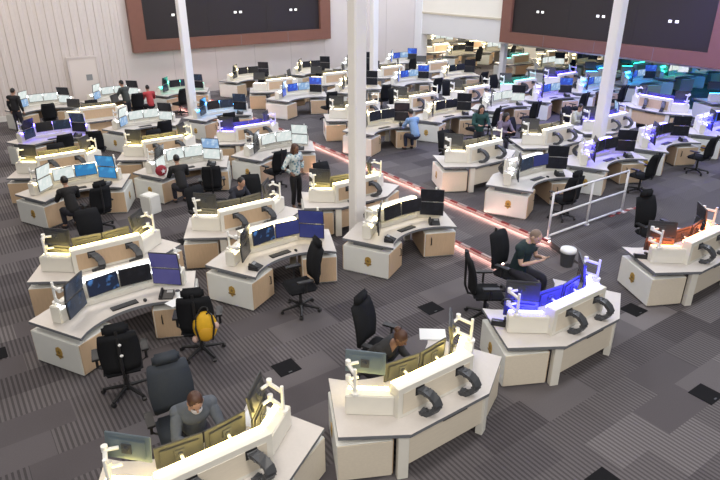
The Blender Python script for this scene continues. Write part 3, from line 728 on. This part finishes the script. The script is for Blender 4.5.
CH = [(2.1, 12.6, 0, 180, 'on the far side of the desk backing the backpack desk'), (4.6, 12.7, 0, 195, 'first chair behind the pale-lit middle desk'),
      (5.9, 12.75, 0, 160, 'second chair behind the pale-lit middle desk'), (8.0, 12.6, 0, 180, 'behind the thick white column'),
      (5.6, 14.15, 0, -20, 'at the white-screen desk of the fourth row'), (7.6, 14.4, 0, 12, 'beside the patterned-shirt woman'),
      (2.6, 18.1, 0, 180, 'at first desk of the fifth row'), (5.5, 18.1, 0, 180, 'at second desk of the fifth row'), (8.2, 18.2, 0, 170, 'at violet desk of the fifth row'),
      (3.0, 19.3, 0, 10, 'at first desk of the sixth row'), (4.0, 19.2, 0, -20, 'second chair at first desk of the sixth row'), (6.2, 19.3, 0, 0, 'at second desk of the sixth row'), (8.5, 19.2, 0, 0, 'at third desk of the sixth row'),
      (5.0, 23.6, 0, 180, 'at the pale-lit desk of the seventh row'),
      (3.5, 25.7, 0, 0, 'at first desk by the back wall'), (6.9, 25.8, 0, 0, 'at second desk by the back wall'), (8.7, 25.7, 0, 25, 'at third desk by the back wall'),
      (12.3, 12.5, Z2, 180, 'at first raised desk of the third row'), (15.2, 12.5, Z2, 180, 'at second raised desk of the third row'), (18.1, 12.5, Z2, 180, 'at third raised desk of the third row'), (15.2, 8.3, Z2, 0, 'at raised desk beside the tall column'), (18.2, 8.3, Z2, 0, 'at raised desk past the tall column'), (20.9, 8.3, Z2, 0, 'at dark blue desk near the annex'),
      (15.2, 13.9, Z2, 0, 'at second raised desk of the fourth row'), (16.0, 14.0, Z2, 20, 'second chair at second raised desk of the fourth row'), (18.0, 13.9, Z2, 0, 'at third raised desk of the fourth row'), (20.9, 13.9, Z2, 0, 'at fourth raised desk of the fourth row'), (23.5, 13.9, Z2, 0, 'at fifth raised desk of the fourth row'),
      (12.4, 18.2, Z2, 180, 'at first raised desk of the fifth row'), (15.3, 18.2, Z2, 180, 'at second raised desk of the fifth row'), (18.2, 18.2, Z2, 180, 'at third raised desk of the fifth row'), (21.1, 18.2, Z2, 180, 'at fourth raised desk of the fifth row'),
      (12.9, 19.2, Z2, 0, 'at first raised desk of the sixth row'), (15.6, 19.2, Z2, 0, 'at second raised desk of the sixth row'), (18.5, 19.2, Z2, 0, 'at third raised desk of the sixth row'), (21.4, 19.2, Z2, 0, 'at fourth raised desk of the sixth row'),
      (12.7, 25.8, Z2, 0, 'at first raised desk by the back wall'), (15.8, 25.8, Z2, 0, 'at second raised desk by the back wall'), (18.7, 25.8, Z2, 0, 'at third raised desk by the back wall'), (21.7, 25.8, Z2, 0, 'at fourth raised desk by the back wall')]
for x, y, z, a, w in CH:
    y += (0.25 if y < 13 else 0.7 if y < 15 else 0.85 if y < 18.5 else 1.3 if y < 19.5 else 1.4 if y < 24 else 0.25) - (0.25 if y < 8.5 else 0)
    chair(x, y, z, R(a), 'black office chair ' + w, 1 if y < 19 else 2, head=False)
for i in range(6):
    chair(27.4 + 2.95 * i, 20.1, Z2, R(10 * (i % 3)), 'black office chair at %s desk of the fifth annex row' % ORD[i], 2)
for i in range(8):
    chair(27.4 + 2.95 * i, 26.7, Z2, R(10 * (i % 3)), 'black office chair at %s desk of the seventh annex row' % ORD[i], 2)

# yellow backpack hung over a chair back
t = thing('backpack', 'yellow backpack with dark straps hung on a black chair', 'backpack', (2.64, 7.98, 0), R(-20))
mb = MB(); mb.ball((0, 0, .74), (.19, .11, .27), 10); obj('bag', mb.mesh('bag', [M_yellow], 0, True), t)
mb = MB(); mb.ball((0, -.09, .65), (.13, .06, .13), 8); obj('pocket', mb.mesh('pocket', [mat('mustard', (0.55, 0.30, 0.015), .7)], 0, True), t)
for s in (1, -1):
    mb = MB(); mb.tube([(.08 * s, -.02, 1.0), (.12 * s, -.09, .98), (.14 * s, -.13, .8), (.1 * s, -.12, .55)], .016, 6); obj('strap', mb.mesh('strap', [M_black]), t)
mb = MB(); mb.tube([(.07 * math.cos(k * PI / 6), -.02 + .02 * math.sin(k), 1.03 + .07 * math.sin(k * PI / 6)) for k in range(13)], .014, 6); obj('grab_loop', mb.mesh('loop', [M_black]), t)
for s in (1, -1):
    mb = MB(); mb.ball((.17 * s, -.05, .66 + .1 * s), (.05, .05, .06), 6); obj('side_pouch', mb.mesh('pouch', [mat('pouch_pink', (.55, .38, .33), .7)], 0, True), t)

t = thing('bag', 'red bag with white star on the white-screen desk, fourth row', 'bag', (4.55, 15.75, .75), .3)
mb = MB(); mb.ball((0, 0, .15), (.17, .10, .15), 8); obj('body', mb.mesh('redbag', [mat('red_nylon', (.28, .015, .03), .7)], 0, True), t)
mb = MB(); k = [((.07 if i % 2 == 0 else .03) * math.sin(i * PI / 5), .15 + (.07 if i % 2 == 0 else .03) * math.cos(i * PI / 5)) for i in range(10)]
mb.add([(a, -.108, b) for a, b in k] + [(a, -.09, b) for a, b in k], [tuple(range(10)), tuple(range(19, 9, -1))] + [(i, (i + 1) % 10, 10 + (i + 1) % 10, 10 + i) for i in range(10)])
obj('star', mb.mesh('star', [M_paper]), t)
# people
person(1.68, 5.98, 0, R(172), 'man with face mask and grey hooded jacket leaning over the yellow-lit desk', 'sit', (0.10, 0.115, 0.14), hair='short', hairm=M_hairbr, lean=.22, look=.6, mask=True, scale=1.08)
person(4.30, 5.85, 0, R(200), 'woman with dark hair and black top bent over the yellow-lit desk', 'sit', (0.018, 0.018, 0.02), skin=M_skin2, hair='bun', lean=.32, look=.7, hairm=M_hairbr)
person(8.32, 6.55, 0, R(190), 'bald man in black polo looking down behind the blue-lit desk', 'sit', (0.012, 0.03, 0.035), skin=M_skin3, hair='crop', hairm=M_hairg, lean=.10, look=.75, arms='read', sleeve=0, scale=1.15)
def patterned():
    m = bpy.data.materials.new('patterned_shirt'); m.use_nodes = True; nt = m.node_tree; b = nt.nodes['Principled BSDF']
    tc = nt.nodes.new('ShaderNodeTexCoord'); v = nt.nodes.new('ShaderNodeTexVoronoi'); v.inputs['Scale'].default_value = 14
    rp = nt.nodes.new('ShaderNodeValToRGB'); rp.color_ramp.elements[0].position = .25; rp.color_ramp.elements[0].color = (.08, .22, .30, 1)
    rp.color_ramp.elements[1].position = .55; rp.color_ramp.elements[1].color = (.60, .66, .66, 1)
    nt.links.new(tc.outputs['Object'], v.inputs['Vector']); nt.links.new(v.outputs['Distance'], rp.inputs['Fac']); nt.links.new(rp.outputs['Color'], b.inputs['Base Color']); return m
person(7.27, 13.25, 0, R(195), 'standing woman in blue and white patterned shirt and black trousers', 'stand', (.5, .5, .5), (.012, .012, .015), skin=M_skin2, hair='long', hairm=M_hairbr, arms='hips', lean=.02, look=.1, pattern=patterned())
person(2.10, 14.95, 0, R(8), 'man in black seated with his back turned at cyan screens', 'sit', (.014, .014, .016), lean=.12)
person(4.85, 15.1, 0, R(-5), 'person in black seated at the white-screen desk, fourth row', 'sit', (.016, .016, .018), lean=.16)
person(5.35, 12.98, 0, R(200), 'person in dark navy jacket bent behind the pale-lit middle desk', 'sit', (.02, .022, .035), lean=.25)
person(2.45, 26.0, 0, R(-40), 'person in black standing by the ribbed wall', 'stand', (.015, .015, .018), arms='down', lean=.02)
person(6.35, 25.35, 0, R(30), 'person in dark top standing before white screens near the door', 'stand', (.05, .06, .06), arms='desk', lean=.08)
person(7.45, 25.9, 0, R(0), 'person in red jacket seated near the door', 'sit', (.45, .05, .06), lean=.1)
person(12.70, 14.85, Z2, R(-8), 'person in light blue shirt seated at dark screens', 'sit', (.22, .36, .62), (.02, .025, .05), lean=.22, hair='short')
person(13.75, 13.0, Z2, R(150), 'person in dark green top standing by raised desks', 'stand', (.015, .06, .06), arms='desk', lean=.03, hair='long')
person(14.9, 13.1, Z2, R(175), 'person in mauve top seated with back to camera', 'sit', (.20, .16, .24), lean=.1, hair='long')
person(18.0, 12.6, Z2, R(180), 'person in pale top seated by the violet consoles', 'sit', (.5, .5, .42), lean=.1)

# small things
t = thing('waste_bin', 'grey waste bin with white liner beside man in black polo', 'bin', (10.36, 6.92, 0))
mb = MB(); mb.cyl(0, 0, 0, .36, .13, .17, 16); obj('bucket', mb.mesh('bin', [M_dark]), t)
mb = MB(); mb.cyl(0, 0, .33, .40, .178, .165, 16); mb.ball((0, 0, .37), (.15, .15, .06), 8); obj('liner', mb.mesh('liner', [M_paper], 0, True), t)
mb = MB(); mb.box(-.17, .17, -.2, .2, 0, .5); tag(obj('waste_bin', mb.mesh('boxbin', [M_white], .02), None, (4.0, 15.2, 0), .4), 'white box bin beside the white-screen desk', 'bin')
mb = MB(); mb.at(0, 0, 0, .4); mb.box(-.15, .15, -.2, .2, 0, .012)
tag(obj('paper_stack', mb.mesh('papers', [M_paper]), None, (5.40, 5.72, .751), 0.5), 'white papers at the yellow-lit desk with silver-backed monitor', 'papers')
mb = MB(); mb.box(-.2, .2, -.15, .15, 0, .01); tag(obj('paper_stack', mb.mesh('papers2', [M_paper]), None, (2.35, 5.62, .751), 0.6), 'blue-white papers beside the masked man', 'papers')
mb = MB(); mb.box(-.15, .15, -.11, .11, 0, .01); tag(obj('paper_stack', mb.mesh('papers3', [M_paper]), None, (2.52, 8.95, .751), 0.3), 'small white papers on the backpack desk', 'papers')
t = thing('cup', 'white cup on the backpack desk', 'cup', (2.62, 9.12, .751)); mb = MB(); mb.cyl(0, 0, 0, .11, .035, .042, 14); obj('body', mb.mesh('cup', [M_paper]), t)
mb = MB(); mb.cyl(0, 0, .11, .12, .044, .04, 14); obj('lid', mb.mesh('cuplid', [M_dark]), t)

build_monitors()
# ------------------------------------------------------------------ light
W = bpy.data.worlds.new('World'); S.world = W; W.use_nodes = True
W.node_tree.nodes['Background'].inputs[0].default_value = (0.95, 0.97, 1.0, 1); W.node_tree.nodes['Background'].inputs[1].default_value = 0.20
def area(name, loc, sx, sy, power, col, rx=0, rz=0):
    l = bpy.data.lights.new(name, 'AREA'); l.shape = 'RECTANGLE'; l.size = sx; l.size_y = sy; l.energy = power; l.color = col
    o = bpy.data.objects.new(name, l); COL.objects.link(o); o.location = loc; o.rotation_euler = (rx, 0, rz); return o
for x in (1, 8.5, 16, 23):
    for y in (4.5, 12, 20, 26.5):
        warm = (1.0, 0.89, 0.77) if x < 8 else ((0.96, 0.95, 0.97) if x < 9 else (0.82, 0.88, 1.0))
        e = 355 * (0.58 if (x < 9 and y < 5) else 0.88 if x < 9 else 1.0)
        area('ceiling_lamp', (x, y, 9.0), 3.0, 1.2, e, warm)
for x, y in ((-3, -1.0), (5, -3.0)): area('balcony_lamp', (x, y, 8.5), 3.0, 1.2, 520, (1.0, 0.94, 0.87), R(48), R(-20))
# annex ceiling lamps
for x in range(27, 56, 4):
    for y in (24.0, 29.0, 35, 41):
        area('annex_lamp', (x, y, 2.6), 1.2, 0.6, 120, (1.0, 0.87, 0.68))
for x in range(27, 42, 5):
    for y in (9.0, 14.0): area('annex_lamp', (x, y, 2.6), 1.2, 0.3, 38, (0.06, 0.32, 1.0) if y < 12 else (0.05, 0.55, 0.85))
for x, y in ((21.5, 12.5), (19.0, 13.5), (23.0, 9.5)): area('violet_fill', (x, y, 5.5), 0.8, 0.8, 160, (0.25, 0.22, 1.0))  # added fill lights, no fixtures, for the blue-violet wash over these desks

cam = bpy.data.cameras.new('Camera'); co = bpy.data.objects.new('Camera', cam); COL.objects.link(co)
co.location = (0, 0, 5.9); co.rotation_euler = (R(90 - 24.5), 0, R(-35.2)); cam.lens = 30.0; cam.sensor_width = 36.0; cam.clip_end = 200
S.camera = co
S.view_settings.view_transform = 'Standard'; S.view_settings.look = 'None'; S.view_settings.exposure = -0.14; S.view_settings.gamma = 1.0
S.view_settings.use_curve_mapping = False
